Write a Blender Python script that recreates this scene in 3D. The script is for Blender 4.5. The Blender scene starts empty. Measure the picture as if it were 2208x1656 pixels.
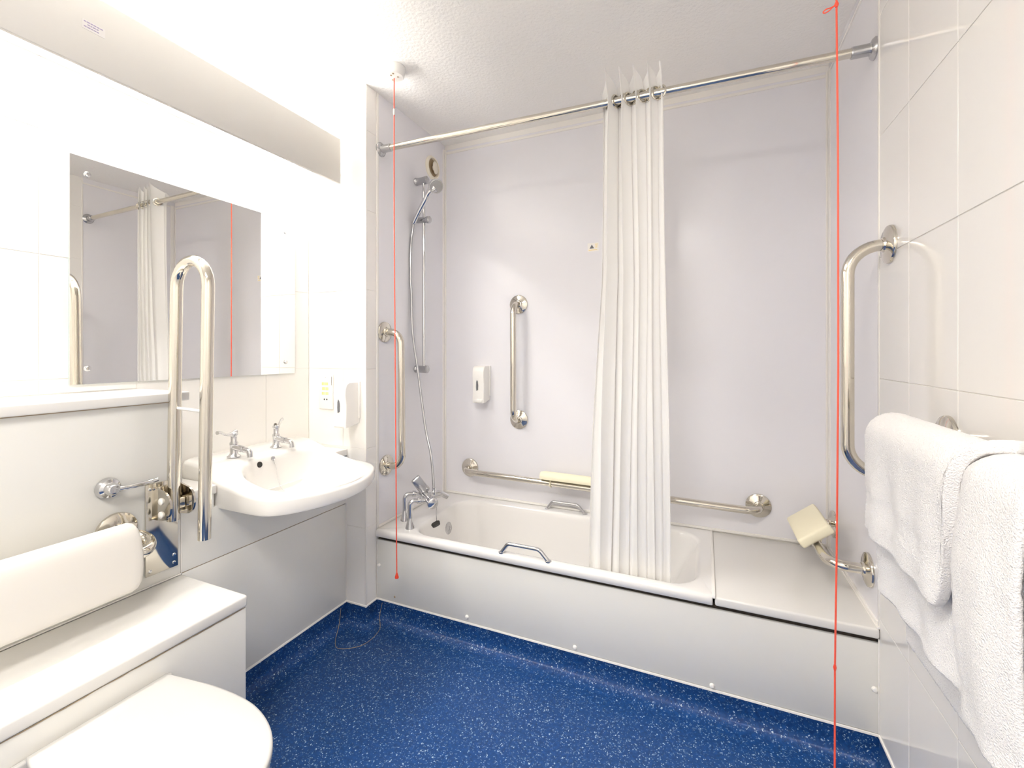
import bpy, bmesh, math, random
from math import sin, cos, pi, radians, sqrt, hypot
from mathutils import Vector, Matrix

random.seed(7)
S = bpy.context.scene
COL = S.collection

# ------------------------------------------------------------------ camera
cam_d = bpy.data.cameras.new('camera')
cam_d.sensor_width = 36.0
cam_d.lens = 36.0 * 962.0 / 2208.0
cam_d.shift_y = -(828.0 - 757.4) / 2208.0
cam_d.clip_start = 0.02
cam = bpy.data.objects.new('camera', cam_d)
COL.objects.link(cam)
cam.location = (0, 0, 1.295)
cam.rotation_euler = (radians(90), 0, radians(23.32))
S.camera = cam

# ------------------------------------------------------------------ world / exposure / light amounts
w = bpy.data.worlds.new('world')
S.world = w
w.use_nodes = True
w.node_tree.nodes['Background'].inputs[0].default_value = (1, 0.97, 0.93, 1)
w.node_tree.nodes['Background'].inputs[1].default_value = 0.0
S.view_settings.view_transform = 'Standard'
S.view_settings.look = 'None'
S.view_settings.exposure = 0.50
S.view_settings.gamma = 1.0
S.view_settings.use_curve_mapping = False
S.cycles.max_bounces = 16
S.cycles.diffuse_bounces = 10
S.cycles.glossy_bounces = 8
S.cycles.transmission_bounces = 8
S.cycles.caustics_reflective = False
S.cycles.caustics_refractive = False
S.cycles.sample_clamp_indirect = 6.0
TUBE_STRENGTH = 70.0           # the two fluorescent tubes behind the pelmet board
FILL_ENERGY = 29.0              # fill light added overhead behind the camera, no known source
ld = bpy.data.lights.new('fill_panel_light', 'AREA')
ld.shape = 'SQUARE'
ld.size = 0.58
ld.energy = FILL_ENERGY
ld.color = (1.0, 0.965, 0.92)
lo = bpy.data.objects.new('fill_panel_light', ld)
COL.objects.link(lo)
lo.location = (-0.45, -0.35, 2.47)

# ------------------------------------------------------------------ room numbers (metres)
XR, YB, YF = 0.50, 2.342, 1.727      # right wall, bath back wall, bath front
XL1, YN, XM = -1.457, 1.65, -1.82    # bath head wall, nib face, mirror wall
XB = -1.576                          # boxed-in panels below the mirror
YE = 0.913                           # end of the toilet boxing
XG = -1.263                          # front of the low ledge
YK = -1.15                           # wall behind the photographer
HC = 2.55                            # ceiling


# ------------------------------------------------------------------ materials
def mat(name, col, rough=0.4, metal=0.0, spec=0.5, coat=0.0, sss=0.0, trans=0.0, emit=None):
    m = bpy.data.materials.new(name)
    m.use_nodes = True
    b = m.node_tree.nodes['Principled BSDF']
    b.inputs['Base Color'].default_value = (*col, 1)
    b.inputs['Roughness'].default_value = rough
    b.inputs['Metallic'].default_value = metal
    b.inputs['Specular IOR Level'].default_value = spec
    b.inputs['Coat Weight'].default_value = coat
    b.inputs['Coat Roughness'].default_value = 0.05
    b.inputs['Transmission Weight'].default_value = trans
    if emit:
        b.inputs['Emission Color'].default_value = (*emit[0], 1)
        b.inputs['Emission Strength'].default_value = emit[1]
    return m


def bump(m, scale, strength, dist=0.002, detail=2.0, stretch=None, kind='noise'):
    nt = m.node_tree
    b = nt.nodes['Principled BSDF']
    tc = nt.nodes.new('ShaderNodeTexCoord')
    mp = nt.nodes.new('ShaderNodeMapping')
    if stretch:
        mp.inputs['Scale'].default_value = stretch
    nt.links.new(tc.outputs['Object'], mp.inputs[0])
    if kind == 'noise':
        n = nt.nodes.new('ShaderNodeTexNoise')
        n.inputs['Scale'].default_value = scale
        n.inputs['Detail'].default_value = detail
        out = n.outputs['Fac']
    else:
        n = nt.nodes.new('ShaderNodeTexVoronoi')
        n.inputs['Scale'].default_value = scale
        out = n.outputs['Distance']
    nt.links.new(mp.outputs[0], n.inputs['Vector'])
    bp = nt.nodes.new('ShaderNodeBump')
    bp.inputs['Strength'].default_value = strength
    bp.inputs['Distance'].default_value = dist
    nt.links.new(out, bp.inputs['Height'])
    nt.links.new(bp.outputs[0], b.inputs['Normal'])
    return m


def tint(m, c1, c2, scale=3.0, lo_=0.35, hi_=0.65):
    """slow colour drift inside one material"""
    nt = m.node_tree
    b = nt.nodes['Principled BSDF']
    tc = nt.nodes.new('ShaderNodeTexCoord')
    n = nt.nodes.new('ShaderNodeTexNoise')
    n.inputs['Scale'].default_value = scale
    n.inputs['Detail'].default_value = 4
    r = nt.nodes.new('ShaderNodeValToRGB')
    r.color_ramp.elements[0].position = lo_
    r.color_ramp.elements[1].position = hi_
    r.color_ramp.elements[0].color = (*c1, 1)
    r.color_ramp.elements[1].color = (*c2, 1)
    nt.links.new(tc.outputs['Object'], n.inputs['Vector'])
    nt.links.new(n.outputs['Fac'], r.inputs[0])
    nt.links.new(r.outputs[0], b.inputs['Base Color'])
    return m


M = {}
M['plaster'] = bump(mat('plaster', (0.82, 0.80, 0.77), 0.85), 60, 0.25)
M['ceiling'] = bump(mat('textured_ceiling', (0.90, 0.88, 0.845), 0.9), 75, 0.5, 0.006, 3)
M['tile'] = tint(mat('glazed_tile', (0.84, 0.81, 0.76), 0.10, coat=0.2), (0.835, 0.815, 0.78), (0.85, 0.83, 0.80), 1.5)
M['grout'] = mat('grout', (0.84, 0.82, 0.785), 0.7)
M['wetpanel'] = tint(mat('bath_wall_panel', (0.76, 0.735, 0.75), 0.22), (0.79, 0.78, 0.81), (0.805, 0.795, 0.825), 1.0)
M['trim'] = mat('cream_trim', (0.84, 0.815, 0.775), 0.35)
M['board'] = tint(mat('laminate_board', (0.78, 0.765, 0.71), 0.28), (0.745, 0.735, 0.695), (0.76, 0.75, 0.71), 1.2)
M['slab'] = mat('white_worktop', (0.74, 0.725, 0.695), 0.25)
M['pelmet'] = mat('pelmet_board', (0.55, 0.532, 0.505), 0.6, spec=0.1)
M['ceramic'] = mat('white_ceramic', (0.79, 0.77, 0.74), 0.10, coat=0.3)
M['seat'] = mat('toilet_lid_plastic', (0.54, 0.53, 0.515), 0.22)
M['acrylic'] = mat('bath_acrylic', (0.80, 0.785, 0.765), 0.14, coat=0.2)
M['plastic'] = mat('white_plastic', (0.86, 0.84, 0.80), 0.3)
M['steel'] = bump(mat('polished_steel', (0.68, 0.64, 0.565), 0.09, 1.0), 18, 0.02, 0.001)
M['chrome'] = mat('chrome', (0.66, 0.66, 0.67), 0.05, 1.0)
M['chrome_soft'] = mat('satin_chrome', (0.52, 0.52, 0.53), 0.22, 1.0)
M['mirror'] = mat('mirror_silver', (0.90, 0.895, 0.875), 0.0, 1.0)
M['mirror_edge'] = mat('mirror_glass_edge', (0.55, 0.66, 0.62), 0.1)
M['dark'] = mat('gap_shade_dark', (0.035, 0.025, 0.018), 0.8)
M['brown'] = mat('aged_sealant', (0.36, 0.27, 0.17), 0.8)
M['red'] = mat('red_cord', (0.85, 0.10, 0.055), 0.45)
M['pale_red'] = mat('red_plastic', (0.80, 0.06, 0.025), 0.35)
M['foam'] = bump(mat('cream_foam_pad', (0.86, 0.80, 0.60), 0.65), 300, 0.1)
M['vinyl'] = mat('padded_backrest_vinyl', (0.71, 0.68, 0.63), 0.42)
M['yellow'] = mat('yellow_print', (0.90, 0.70, 0.22), 0.5)
M['ink'] = mat('faded_violet_ink', (0.27, 0.23, 0.36), 0.7)
M['paper'] = mat('paper_sticker', (0.85, 0.82, 0.78), 0.6)
M['pelmet_label'] = mat('pelmet_label', (0.585, 0.565, 0.555), 0.6, spec=0.1)
M['black'] = mat('black_rubber', (0.02, 0.018, 0.016), 0.5)
M['window_grey'] = mat('smoked_window', (0.16, 0.16, 0.17), 0.2)
M['vent'] = mat('aged_cream_plastic', (0.80, 0.74, 0.62), 0.4)
M['tube'] = mat('fluorescent_tube', (0.9, 0.9, 0.9), 0.4, emit=((1.0, 0.985, 0.95), TUBE_STRENGTH))
M['diffuser'] = mat('fill_panel_diffuser', (0.85, 0.83, 0.8), 0.4)

# towel: looped pile
M['towel'] = bump(mat('white_terry', (0.88, 0.86, 0.85), 0.95, spec=0.15), 420, 0.9, 0.004, 3)
M['towel'].node_tree.nodes['Principled BSDF'].inputs['Sheen Weight'].default_value = 0.4


def curtain_mat():
    m = bpy.data.materials.new('curtain_fabric')
    m.use_nodes = True
    nt = m.node_tree
    b = nt.nodes['Principled BSDF']
    b.inputs['Base Color'].default_value = (0.88, 0.87, 0.85, 1)
    b.inputs['Roughness'].default_value = 0.6
    t = nt.nodes.new('ShaderNodeBsdfTranslucent')
    t.inputs[0].default_value = (0.92, 0.90, 0.87, 1)
    mx = nt.nodes.new('ShaderNodeMixShader')
    mx.inputs[0].default_value = 0.16
    nt.links.new(b.outputs[0], mx.inputs[1])
    nt.links.new(t.outputs[0], mx.inputs[2])
    nt.links.new(mx.outputs[0], nt.nodes['Material Output'].inputs[0])
    return m


M['curtain'] = curtain_mat()


def vinyl_mat():
    """blue safety vinyl with pale and grey flecks"""
    m = bpy.data.materials.new('blue_flecked_vinyl')
    m.use_nodes = True
    nt = m.node_tree
    L = nt.links.new
    b = nt.nodes['Principled BSDF']
    tc = nt.nodes.new('ShaderNodeTexCoord')

    def flecks(scale, keep, size, seed):
        mp = nt.nodes.new('ShaderNodeMapping')
        mp.inputs['Location'].default_value = (seed, seed * 2, seed * 3)
        L(tc.outputs['Object'], mp.inputs[0])
        ns = nt.nodes.new('ShaderNodeTexNoise')
        ns.inputs['Scale'].default_value = scale * 0.9
        L(mp.outputs[0], ns.inputs['Vector'])
        ad = nt.nodes.new('ShaderNodeMixRGB')
        ad.blend_type = 'ADD'
        ad.inputs[0].default_value = 0.012
        L(mp.outputs[0], ad.inputs[1])
        L(ns.outputs['Color'], ad.inputs[2])
        v = nt.nodes.new('ShaderNodeTexVoronoi')
        v.inputs['Scale'].default_value = scale
        L(ad.outputs[0], v.inputs['Vector'])
        sep = nt.nodes.new('ShaderNodeSeparateColor')
        L(v.outputs['Color'], sep.inputs[0])
        gt = nt.nodes.new('ShaderNodeMath'); gt.operation = 'GREATER_THAN'
        gt.inputs[1].default_value = 1 - keep
        L(sep.outputs[0], gt.inputs[0])
        lt = nt.nodes.new('ShaderNodeMath'); lt.operation = 'LESS_THAN'
        lt.inputs[1].default_value = size
        L(v.outputs['Distance'], lt.inputs[0])
        mu = nt.nodes.new('ShaderNodeMath'); mu.operation = 'MULTIPLY'
        L(gt.outputs[0], mu.inputs[0]); L(lt.outputs[0], mu.inputs[1])
        return mu.outputs[0]

    base = nt.nodes.new('ShaderNodeTexNoise')
    base.inputs['Scale'].default_value = 90
    base.inputs['Detail'].default_value = 3
    L(tc.outputs['Object'], base.inputs['Vector'])
    r = nt.nodes.new('ShaderNodeValToRGB')
    r.color_ramp.elements[0].position = 0.3
    r.color_ramp.elements[1].position = 0.72
    r.color_ramp.elements[0].color = (0.005, 0.032, 0.130, 1)
    r.color_ramp.elements[1].color = (0.009, 0.060, 0.215, 1)
    L(base.outputs['Fac'], r.inputs[0])
    cur = r.outputs[0]
    for sc, keep, size, seed, col in ((190, 0.20, 0.40, 1.3, (0.085, 0.15, 0.27)), (165, 0.11, 0.36, 4.1, (0.40, 0.50, 0.60)), (230, 0.09, 0.42, 7.7, (0.22, 0.32, 0.44)), (260, 0.10, 0.45, 9.2, (0.012, 0.035, 0.10))):
        f = flecks(sc, keep, size, seed)
        mx = nt.nodes.new('ShaderNodeMixRGB')
        L(f, mx.inputs[0]); L(cur, mx.inputs[1])
        mx.inputs[2].default_value = (*col, 1)
        cur = mx.outputs[0]
    L(cur, b.inputs['Base Color'])
    b.inputs['Roughness'].default_value = 0.33
    b.inputs['Specular IOR Level'].default_value = 0.30
    n2 = nt.nodes.new('ShaderNodeTexNoise'); n2.inputs['Scale'].default_value = 180
    L(tc.outputs['Object'], n2.inputs['Vector'])
    bp = nt.nodes.new('ShaderNodeBump'); bp.inputs['Strength'].default_value = 0.25; bp.inputs['Distance'].default_value = 0.001
    L(n2.outputs['Fac'], bp.inputs['Height']); L(bp.outputs[0], b.inputs['Normal'])
    return m


M['floor'] = vinyl_mat()


# ------------------------------------------------------------------ mesh helpers (all in world coordinates)
def obj(name, bm, m, parent=None, smooth=True, angle=38, recalc=True, **props):
    """one mesh object; vertices come in world coordinates and the origin goes to their base centre"""
    if recalc:
        bmesh.ops.recalc_face_normals(bm, faces=bm.faces)
    me = bpy.data.meshes.new(name)
    lo_ = Vector((min(v.co.x for v in bm.verts), min(v.co.y for v in bm.verts), min(v.co.z for v in bm.verts)))
    hi_ = Vector((max(v.co.x for v in bm.verts), max(v.co.y for v in bm.verts), max(v.co.z for v in bm.verts)))
    o_ = Vector(((lo_.x + hi_.x) / 2, (lo_.y + hi_.y) / 2, lo_.z))
    for v in bm.verts:
        v.co -= o_
    bm.to_mesh(me)
    bm.free()
    if smooth:
        for p in me.polygons:
            p.use_smooth = True
        try:
            me.set_sharp_from_angle(angle=radians(angle))
        except Exception:
            pass
    me.materials.append(m)
    o = bpy.data.objects.new(name, me)
    COL.objects.link(o)
    if parent is not None:
        o.parent = parent
        base = parent.location.copy()
        if parent.parent is not None:
            base = base + parent.parent.location
        o.location = o_ - base
    else:
        o.location = o_
    for k, v in props.items():
        o[k] = v
    return o


def thing(name, label, cat, loc, group=None):
    o = bpy.data.objects.new(name, None)
    o.empty_display_size = 0.05
    COL.objects.link(o)
    o.location = loc
    o['label'] = label
    o['category'] = cat
    if group:
        o['group'] = group
    return o


def tag(o, label, cat, group=None):
    o['label'] = label
    o['category'] = cat
    if group:
        o['group'] = group
    return o


def B():
    return bmesh.new()


def box(bm, x0, x1, y0, y1, z0, z1, bev=0.0, seg=2):
    t = bmesh.new()
    c = [(x0, y0, z0), (x1, y0, z0), (x1, y1, z0), (x0, y1, z0), (x0, y0, z1), (x1, y0, z1), (x1, y1, z1), (x0, y1, z1)]
    v = [t.verts.new(p) for p in c]
    for f in ((0, 3, 2, 1), (4, 5, 6, 7), (0, 1, 5, 4), (1, 2, 6, 5), (2, 3, 7, 6), (3, 0, 4, 7)):
        t.faces.new([v[i] for i in f])
    if bev > 0:
        bmesh.ops.bevel(t, geom=list(t.edges), offset=bev, segments=seg, profile=0.5, affect='EDGES', clamp_overlap=True)
    merge(bm, t)
    return bm


def merge(bm, t, mtx=None):
    if mtx is not None:
        bmesh.ops.transform(t, matrix=mtx, verts=t.verts)
    me = bpy.data.meshes.new('tmp')
    t.to_mesh(me)
    t.free()
    bm.from_mesh(me)
    bpy.data.meshes.remove(me)


def frame(d):
    d = Vector(d).normalized()
    a = Vector((0, 0, 1)) if abs(d.z) < 0.9 else Vector((1, 0, 0))
    u = d.cross(a).normalized()
    return u, d.cross(u).normalized()


def sweep(bm, pts, r, n=16, caps=True, closed=False):
    """tube along points; r a number or one per point"""
    pts = [Vector(p) for p in pts]
    N = len(pts)
    rs = r if isinstance(r, (list, tuple)) else [r] * N
    tang = []
    for i in range(N):
        if closed:
            t = pts[(i + 1) % N] - pts[i - 1]
        else:
            t = pts[min(i + 1, N - 1)] - pts[max(i - 1, 0)]
        tang.append(t.normalized())
    u, v = frame(tang[0])
    rings = []
    for i in range(N):
        if i:
            u = (u - tang[i] * u.dot(tang[i])).normalized()
            v = tang[i].cross(u).normalized()
        else:
            v = tang[0].cross(u).normalized()
        rings.append([bm.verts.new(pts[i] + (u * cos(2 * pi * k / n) + v * sin(2 * pi * k / n)) * rs[i]) for k in range(n)])
    for i in range(N if closed else N - 1):
        a, b = rings[i], rings[(i + 1) % N]
        for k in range(n):
            bm.faces.new((a[k], a[(k + 1) % n], b[(k + 1) % n], b[k]))
    if caps and not closed:
        bm.faces.new(rings[0][::-1])
        bm.faces.new(rings[-1])
    return bm


def fillet(pts, rad, seg=8):
    """polyline with rounded corners"""
    pts = [Vector(p) for p in pts]
    out = [pts[0]]
    for i in range(1, len(pts) - 1):
        a, b, c = pts[i - 1], pts[i], pts[i + 1]
        d1, d2 = (a - b).normalized(), (c - b).normalized()
        ang = d1.angle(d2)
        rr = rad[i - 1] if isinstance(rad, (list, tuple)) else rad
        t = rr / math.tan(ang / 2)
        p1, p2 = b + d1 * t, b + d2 * t
        cen = b + (d1 + d2).normalized() * (rr / sin(ang / 2))
        v1, v2 = p1 - cen, p2 - cen
        tot = v1.angle(v2)
        ax = v1.cross(v2).normalized()
        for k in range(seg + 1):
            out.append(cen + Matrix.Rotation(tot * k / seg, 3, ax) @ v1)
    out.append(pts[-1])
    return out


def spline(pts, per=8):
    pts = [Vector(p) for p in pts]
    P = [pts[0] * 2 - pts[1]] + pts + [pts[-1] * 2 - pts[-2]]
    out = []
    for i in range(1, len(P) - 2):
        for k in range(per):
            t = k / per
            p0, p1, p2, p3 = P[i - 1], P[i], P[i + 1], P[i + 2]
            out.append(0.5 * ((2 * p1) + (p2 - p0) * t + (2 * p0 - 5 * p1 + 4 * p2 - p3) * t * t + (3 * p1 - p0 - 3 * p2 + p3) * t ** 3))
    out.append(pts[-1])
    return out


def lathe(bm, base, axis, prof, n=28):
    """profile [(radius, distance along axis)]"""
    base, ax = Vector(base), Vector(axis).normalized()
    u, v = frame(ax)
    rings = []
    for r, h in prof:
        if r < 1e-6:
            rings.append([bm.verts.new(base + ax * h)])
        else:
            rings.append([bm.verts.new(base + ax * h + (u * cos(2 * pi * k / n) + v * sin(2 * pi * k / n)) * r) for k in range(n)])
    for a, b in zip(rings, rings[1:]):
        if len(a) == 1 and len(b) == 1:
            continue
        for k in range(n):
            k2 = (k + 1) % n
            if len(a) == 1:
                bm.faces.new((a[0], b[k2], b[k]))
            elif len(b) == 1:
                bm.faces.new((a[k], a[k2], b[0]))
            else:
                bm.faces.new((a[k], a[k2], b[k2], b[k]))
    if len(rings[0]) > 1:
        bm.faces.new(rings[0][::-1])
    if len(rings[-1]) > 1:
        bm.faces.new(rings[-1])
    return bm


def rings_mesh(bm, rings, cap0=True, cap1=True):
    R = [[bm.verts.new(p) for p in r] for r in rings]
    n = len(R[0])
    for a, b in zip(R, R[1:]):
        for k in range(n):
            bm.faces.new((a[k], a[(k + 1) % n], b[(k + 1) % n], b[k]))
    if cap0:
        bm.faces.new(R[0][::-1])
    if cap1:
        bm.faces.new(R[-1])
    return bm


def superell(n_, a, b, e, cx=0, cy=0):
    out = []
    for k in range(n_):
        t = 2 * pi * (k + 0.5) / n_
        c, s = cos(t), sin(t)
        q_ = ((abs(c) / a) ** e + (abs(s) / b) ** e) ** (-1 / e)
        out.append((cx + q_ * c, cy + q_ * s))
    return out


def roundrect(x0, x1, y0, y1, r, seg=6):
    out = []
    for cx, cy, a0 in ((x1 - r, y1 - r, 0), (x0 + r, y1 - r, 90), (x0 + r, y0 + r, 180), (x1 - r, y0 + r, 270)):
        for k in range(seg + 1):
            t = radians(a0 + 90 * k / seg)
            out.append((cx + r * cos(t), cy + r * sin(t)))
    return out


def prism(bm, pts2, axis, a0, a1, bev=0.0):
    """extrude a 2-D outline along an axis: 'x' -> (y,z), 'y' -> (x,z), 'z' -> (x,y)"""
    t = bmesh.new()
    def P(p, h):
        return {'x': (h, p[0], p[1]), 'y': (p[0], h, p[1]), 'z': (p[0], p[1], h)}[axis]
    r0 = [t.verts.new(P(p, a0)) for p in pts2]
    r1 = [t.verts.new(P(p, a1)) for p in pts2]
    n = len(pts2)
    t.faces.new(r0[::-1])
    t.faces.new(r1)
    for k in range(n):
        t.faces.new((r0[k], r0[(k + 1) % n], r1[(k + 1) % n], r1[k]))
    bmesh.ops.recalc_face_normals(t, faces=t.faces)
    if bev:
        caps = [e for e in t.edges if all(abs({'x': v.co.x, 'y': v.co.y, 'z': v.co.z}[axis] - a1) < 1e-6 for v in e.verts) or all(abs({'x': v.co.x, 'y': v.co.y, 'z': v.co.z}[axis] - a0) < 1e-6 for v in e.verts)]
        bmesh.ops.bevel(t, geom=caps, offset=bev, segments=3, profile=0.5, affect='EDGES', clamp_overlap=True)
    merge(bm, t)
    return bm


def lerp(a, b, t):
    return a + (b - a) * t


def table(x, xs, ys):
    if x <= xs[0]:
        return ys[0]
    for i in range(len(xs) - 1):
        if x <= xs[i + 1]:
            return lerp(ys[i], ys[i + 1], (x - xs[i]) / (xs[i + 1] - xs[i]))
    return ys[-1]


def sstep(a, b, x):
    t = max(0.0, min(1.0, (x - a) / (b - a)))
    return t * t * (3 - 2 * t)


# ================================================================== THE ROOM
def wall(name, *b, m='plaster'):
    return obj(name, box(B(), *b), M[m], smooth=False, kind='structure')


WT = 0.10
OFF = 0.0022
wall_right = wall('wall_right', XR + OFF, XR + OFF + WT, YK - WT, YB + WT, 0, HC, m='grout')
wall_back = wall('wall_back', XL1 - OFF, XR + OFF, YB + OFF, YB + OFF + WT, 0, HC, m='trim')
wall_left = wall('wall_left', XM - OFF - WT, XM - OFF, YK - WT, YB + WT, 0, HC, m='grout')
wall_nib = wall('wall_nib', XM - OFF, XL1 - OFF, YN + OFF, YB + OFF, 0, HC, m='grout')
wall_front = wall('wall_front', XM - OFF, XR + OFF, YK - WT, YK, 0, HC)
ceiling = wall('ceiling', XM - 0.2, XR + 0.2, YK - WT, YB + 0.2, HC, HC + 0.08, m='ceiling')

# floor: flat vinyl with a coved upstand all round
outline = [(XR, YK), (XR, YF), (XL1, YF), (XL1, YN), (XB, YN), (XB, YE), (XG, YE), (XG, YK)]   # counter-clockwise
COVE = 0.096


def inset(poly, d):
    n = len(poly)
    out = []
    for i in range(n):
        p0, p1, p2 = Vector(poly[i - 1]), Vector(poly[i]), Vector(poly[(i + 1) % n])
        e1, e2 = (p1 - p0).normalized(), (p2 - p1).normalized()
        n1, n2 = Vector((-e1.y, e1.x)), Vector((-e2.y, e2.x))
        out.append(p1 + (n1 + n2) * d)          # all corners are square
    return out


bm = B()
rings = []
RC = 0.055
prof = [(0.0, COVE), (0.0015, RC + 0.012)]
for k in range(0, 9):
    t = radians(90 * k / 8)
    prof.append((0.0015 + RC * (1 - cos(t)), RC * (1 - sin(t)) + 0.0))
for d, z in prof:
    rings.append([(p.x, p.y, z) for p in inset(outline, d)])
rings_mesh(bm, rings, False, True)
floor = obj('floor', bm, M['floor'], angle=60, kind='structure')
floor_slab = obj('floor_base', box(B(), XM - 0.2, XR + 0.2, YK - 0.1, YB + 0.2, -0.06, -0.002), M['grout'], smooth=False, kind='structure')  # plain slab below the vinyl floor
# white sealant bead along the top of the upstand
bm = B()
ro = [[(p.x, p.y, z) for p in inset(outline, d)] for d, z in ((0, COVE - 0.001), (0.004, COVE), (0.003, COVE + 0.006), (0, COVE + 0.007))]
rings_mesh(bm, ro, False, False)
obj('sealant_bead', bm, M['trim'], floor)
# welded boot-shaped patch round the nib corner
bm = B()
wp = []
for k in range(0, 25):
    a = radians(180 + 180 * k / 24 - 45)
    cx, cy = XL1 + 0.012, YN - 0.012
    wp.append((cx + 0.0, cy, 0))
wl = spline([(XB + 0.004, YN - 0.004 - 0.035, 0.085), (XB + 0.018, YN - 0.066, 0.020), (XB + 0.065, YN - 0.135, 0.0012), (XL1 + 0.0, YN - 0.165, 0.0012), (XL1 + 0.075, YN - 0.105, 0.0012), (XL1 + 0.075, YF - 0.075, 0.003), (XL1 + 0.030, YF - 0.018, 0.026), (XL1 + 0.034, YF - 0.003, 0.085)], 7)
sweep(bm, wl, 0.0012, 6)
obj('weld_seam', bm, M['brown'], floor)

# ---- tiles, each its own piece
ZJ = [0.0, 0.09, 0.463, 0.836, 1.210, 1.585, 1.960, 2.335, HC]
tile_cache = {}


def tile(parent, axis, plane, sign, a0, a1, z0, z1):
    """axis 'x': wall at X=plane, runs along Y; sign = direction the face looks"""
    g = 0.0009
    wdt, hgt = round(a1 - a0 - 2 * g, 4), round(z1 - z0 - 2 * g, 4)
    key = (axis, sign, wdt, hgt)
    if key not in tile_cache:
        bm = B()
        th = 0.0021
        if axis == 'x':
            box(bm, min(0, -sign * th), max(0, -sign * th), -wdt / 2, wdt / 2, 0, hgt, 0.0008, 1)
        else:
            box(bm, -wdt / 2, wdt / 2, min(0, -sign * th), max(0, -sign * th), 0, hgt, 0.0008, 1)
        me = bpy.data.meshes.new('tile')
        bmesh.ops.recalc_face_normals(bm, faces=bm.faces)
        bm.to_mesh(me)
        bm.free()
        me.materials.append(M['tile'])
        tile_cache[key] = me
    o = bpy.data.objects.new('tile', tile_cache[key])
    COL.objects.link(o)
    o.parent = parent
    mid = (a0 + a1) / 2
    p = Vector((plane, mid, z0 + g)) if axis == 'x' else Vector((mid, plane, z0 + g))
    o.location = p - parent.location
    j = 0.0006
    if axis == 'x':
        o.rotation_euler = (0, random.uniform(-j, j), random.uniform(-j, j))
    else:
        o.rotation_euler = (random.uniform(-j, j), 0, random.uniform(-j, j))


yr = [YF - 0.0005, 1.508, 1.258, 1.008, 0.758, 0.508, 0.258, 0.008, -0.242, -0.492, -0.742, -0.992, YK]
for i in range(len(yr) - 1):
    for j in range(1, len(ZJ) - 1):
        tile(wall_right, 'x', XR, -1, yr[i + 1], yr[i], ZJ[j], ZJ[j + 1])
yl = [YN, 1.412, 1.162, 0.912, 0.662, 0.412, 0.162, -0.088, -0.338, -0.588, -0.838, YK]
for i in range(len(yl) - 1):
    for j in range(3, len(ZJ) - 1):
        if i >= 3 and j == 3:
            z0 = 1.165
        else:
            z0 = ZJ[j]
        if ZJ[j + 1] - z0 > 0.02:
            tile(wall_left, 'x', XM, 1, yl[i + 1], yl[i], z0, ZJ[j + 1])
for j in range(1, len(ZJ) - 1):
    tile(wall_nib, 'y', YN, -1, XM, -1.596 if j > 2 else XB, ZJ[j], ZJ[j + 1]) if j > 2 else None
    tile(wall_nib, 'y', YN, -1, -1.596 if j > 2 else XB, XL1 - 0.006, ZJ[j], ZJ[j + 1])
    tile(wall_nib, 'x', XL1, 1, YN + 0.006, YF - 0.006, ZJ[j], ZJ[j + 1])
# edge trims at the nib corner and the meeting of tile and bath panel
obj('corner_trim', box(B(), XL1 - 0.008, XL1 + 0.001, YN - 0.001, YN + 0.008, 0.09, HC, 0.003), M['trim'], wall_nib)

# ---- wet-wall panels round the bath
ZP = 0.438


def panel(parent, name, *b, m='wetpanel'):
    return obj(name, box(B(), *b, 0.0006, 1), M[m], parent)


panel(wall_back, 'wall_panel', XL1 + 0.002, XR - 0.002, YB, YB + 0.0021, ZP, HC - 0.03)
panel(wall_nib, 'wall_panel', XL1 - 0.0021, XL1, YF + 0.004, YB, ZP, HC)
panel(wall_right, 'wall_panel', XR, XR + 0.0021, YF + 0.004, YB, ZP, HC)
TR = 0.011
for par, b in ((wall_back, (XL1 + TR, XR - TR, YB - 0.004, YB + 0.004, HC - 0.056, HC - 0.042)),
               (wall_back, (XL1, XL1 + TR, YB - 0.005, YB + 0.003, ZP, HC - 0.03)),
               (wall_back, (XR - TR, XR, YB - 0.005, YB + 0.003, ZP, HC - 0.03)),
               (wall_nib, (XL1 - 0.003, XL1 + 0.005, YB - 0.026, YB - 0.006, ZP, HC - 0.03)),
               (wall_right, (XR - 0.005, XR + 0.003, YB - 0.034, YB - 0.006, ZP, HC - 0.03)),
               (wall_nib, (XL1 - 0.003, XL1 + 0.003, YF - 0.004, YF + 0.010, ZP, HC)),
               (wall_right, (XR - 0.003, XR + 0.003, YF - 0.004, YF + 0.006, ZP, HC)),
               (wall_right, (XR - 0.004, XR + 0.003, YF + 0.006, YB - 0.04, HC - 0.045, HC - 0.035)),
               (wall_back, (XL1 + TR, XR - TR, YB - 0.006, YB + 0.004, ZP, ZP + 0.012)),
               (wall_nib, (XL1 - 0.003, XL1 + 0.006, YF + 0.01, YB - 0.028, ZP, ZP + 0.012)),
               (wall_right, (XR - 0.006, XR + 0.003, YF + 0.006, YB - 0.036, ZP, ZP + 0.012))):
    obj('panel_trim', box(B(), *b, 0.002, 2), M['trim'], par)

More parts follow.
